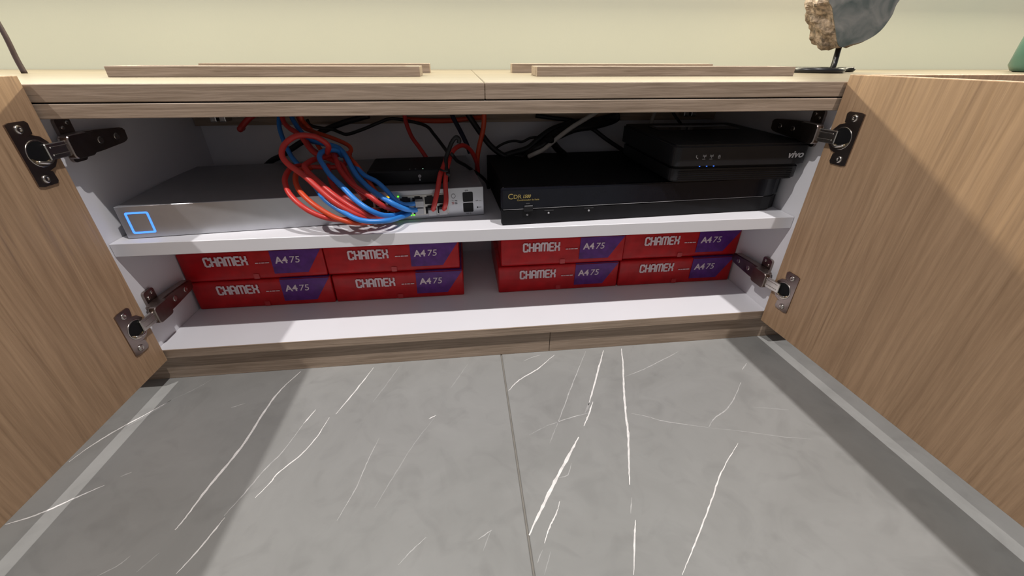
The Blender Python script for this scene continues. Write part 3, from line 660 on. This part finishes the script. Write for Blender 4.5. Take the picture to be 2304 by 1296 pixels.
cable('grey_cable', 'grey white cable slanting in front of the black bundle above the conditioner', [(1345, 250, .225), (1332, 259, .222), (1289, 285, .212), (1254, 311, .205), (1225, 335, .20), (1205, 345, .20), (1190, 352, .21)], 'c_white', .0038, 'loose cables at the back of the upper shelf')
cable('black_cable', 'black cable falling from the bundle toward the modem', [(1205, 260, .265), (1247, 266, .262), (1291, 272, .26), (1313, 281, .258), (1335, 291, .255), (1364, 313, .25), (1402, 338, .245), (1425, 350, .24)], 'c_black', .0036, GB)
cable('black_cable', 'thin black cable arching left of the thick bundle', [(1112, 340, .25), (1122, 329, .25), (1141, 320, .25), (1159, 317, .25), (1175, 319, .245), (1195, 310, .24), (1220, 310, .24), (1235, 322, .235)], 'c_black', .0022, GB)
cable('black_cable', 'black cable stub leaning on the black bundle beside the grey cable', [(1236, 312, .20), (1246, 324, .21), (1258, 338, .225), (1275, 352, .235)], 'c_black', .0060, GB)
cable('black_cable', 'thin black cable above the back edge of the modem', [(1512, 250, .255), (1520, 262, .25), (1530, 276, .24), (1536, 290, .235)], 'c_black', .0024, GB)
cable('grey_cable', 'short grey white cable above the back edge of the modem', [(1474, 250, .255), (1470, 262, .25), (1465, 276, .24), (1462, 290, .235)], 'c_white', .0032, 'loose cables at the back of the upper shelf')

# ================================================================== things on the worktop
def slotted(x0, x1, xs0, xs1, label):
    t = empty('slotted_wood_bar', ((x0 + x1) / 2, .165, HT)); tag(t, label, 'wooden bar', 'wooden bars lying on the worktop'); c = (x0 + x1) / 2
    h = .0128
    put('front_rail', B(x0 - c, x1 - c, -.005, .0095, 0, h, .0005, 1), 'oak_x', t)
    put('rear_rail', B(x0 - c, x1 - c, .0325, .0470, 0, h, .0005, 1), 'oak_x', t)
    for a, b in ((x0, x0 + .022), (x1 - .022, x1)): put('end_block', B(a - c, b - c, .0097, .0323, 0, h, .0005, 1), 'oak_x', t)
slotted(-.0215, .3825, 0, 0, 'slotted oak bar on the left half of the worktop, nearer the edge')
slotted(.5500, .9555, 0, 0, 'slotted oak bar on the right half of the worktop, nearer the edge')
tag(put('wood_bar', B(.0220, .3885, .300, .326, HT, HT + .0142, .0005, 1), 'oak_x'), 'plain oak bar at the left, behind the slotted one near the wall', 'wooden bar', 'wooden bars lying on the worktop')
tag(put('wood_bar', B(.5300, .9000, .300, .326, HT, HT + .0142, .0005, 1), 'oak_x'), 'plain oak bar at the right, behind the slotted one near the wall', 'wooden bar', 'wooden bars lying on the worktop')

# polished stone on an iron stand
ST_Y = .285
st = empty('stone_ornament', (1.14, .30, HT)); tag(st, 'polished grey stone slab with bark edge on black iron stand', 'ornament')
def loc(v): return v - Vector((1.14, .30, HT))
face = [at(u, v, ST_Y) for u, v in [(1888, 104), (1879, 62), (1873, 20), (1870, -10)]]
top = [Vector((1.118, ST_Y, .56)), Vector((1.135, ST_Y, .62)), Vector((1.17, ST_Y, .655)), Vector((1.215, ST_Y, .645)), Vector((1.243, ST_Y, .60)), Vector((1.246, ST_Y, .545))]
low = [at(u, v, ST_Y) for u, v in [(2024, 0), (2006, 36), (1980, 70), (1948, 91), (1915, 100)]]
ring = [loc(p) for p in face + top + low]
fine = spline(ring[-2:] + ring + ring[:2], 6)[12:-7]
cen = sum(fine, Vector()) / len(fine)
bm = bmesh.new(); prism(bm, [(p.x, p.z) for p in fine], .003, 'xz', ST_Y - .30 - .0005); put('polished_face', bm, 'agate', st)
bm = bmesh.new(); layers = []
for li in range(9):
    f = li / 8; row = []
    for p in fine:
        d = (p - cen); nn = d.normalized()
        bul = .007 * math.sin(math.pi * min(1, f * 1.15)) + .0005
        rough_ = .010 * noise.noise(Vector((p.x * 55, f * 3.2, p.z * 38))) * min(1, f * 4) + .005 * noise.noise(Vector((p.x * 140, f * 9, p.z * 110))) * min(1, f * 4)
        scale_in = 1 - .10 * max(0, f - .6)
        row.append(bm.verts.new((cen.x + d.x * scale_in + nn.x * (bul + rough_), ST_Y - .30 + .0005 + f * .066, cen.z + d.z * scale_in + nn.z * (bul + rough_) * .55)))
    layers.append(row)
for a, b in zip(layers, layers[1:]):
    for k in range(len(a)):
        bm.faces.new((a[k], a[(k + 1) % len(a)], b[(k + 1) % len(a)], b[k]))
bm.faces.new(layers[0]); bm.faces.new(layers[-1][::-1]); bmesh.ops.recalc_face_normals(bm, faces=bm.faces[:])
put('bark', bm, 'bark', st)
bx_ = at(1876, 150, .30).x - 1.14
bm = tube(bmesh.new(), spline([Vector((bx_ - .002, 0.0, .004)), Vector((bx_ - .001, 0, .013)), Vector((bx_ + .002, .004, .024)), Vector((bx_ + .006, .010, .040)), Vector((bx_ + .008, .014, .060))], 6), .0050, 10); put('rod', bm, 'iron', st)
bm = bmesh.new()
rp_ = [Vector((-.030 + .046 * math.cos(a), .004 + .040 * math.sin(a), .0047)) for a in [2 * math.pi * k / 40 for k in range(41)]]
tube(bm, rp_, .0045, 8); put('base_ring', bm, 'iron', st)
bm = tube(bmesh.new(), spline([Vector((-.012, .0, .0047)), Vector((.020, .010, .0047)), Vector((.055, .030, .0047)), Vector((.078, .034, .0047))], 6), .0045, 8); put('base_bar', bm, 'iron', st)

# teal vase at the right end
vz = put('vase', lathe(bmesh.new(), [(.040, 0), (.047, .002), (.0535, .012), (.0530, .05), (.050, .10), (.040, .135), (.026, .155), (.024, .175), (.029, .182), (.025, .182), (.020, .17)], 0, 0, 0, 40), 'teal')
vz.location = (1.630, .315, HT); tag(vz, 'teal green vase at the far right end of the worktop', 'vase')

# dark twig tripod at the left end
ps = empty('twig_tripod', (-.315, .345, HT)); tag(ps, 'dark thin twig tripod standing at the far left of the worktop', 'ornament')
for dx, dy in ((.0805, -.045), (-.070, -.045), (-.085, .050)):
    bm = tube(bmesh.new(), spline([Vector((dx, dy, 0)), Vector((dx * .985, dy * .99, .020)), Vector((dx * .99, dy * .985, .06)), Vector((dx * .80, dy * .80, .13)), Vector((dx * .35 - .01, dy * .35, .21)), Vector((-.012 - dx * .2, -dy * .2, .29))], 5), lambda f: .0038 - .0012 * f, 8); put('leg', bm, 'twig', ps)
bm = tube(bmesh.new(), [Vector((-.01 + .022 * math.cos(2 * math.pi * k / 24), .022 * math.sin(2 * math.pi * k / 24), .213)) for k in range(25)], .0022, 8); put('binding', bm, 'twig', ps)
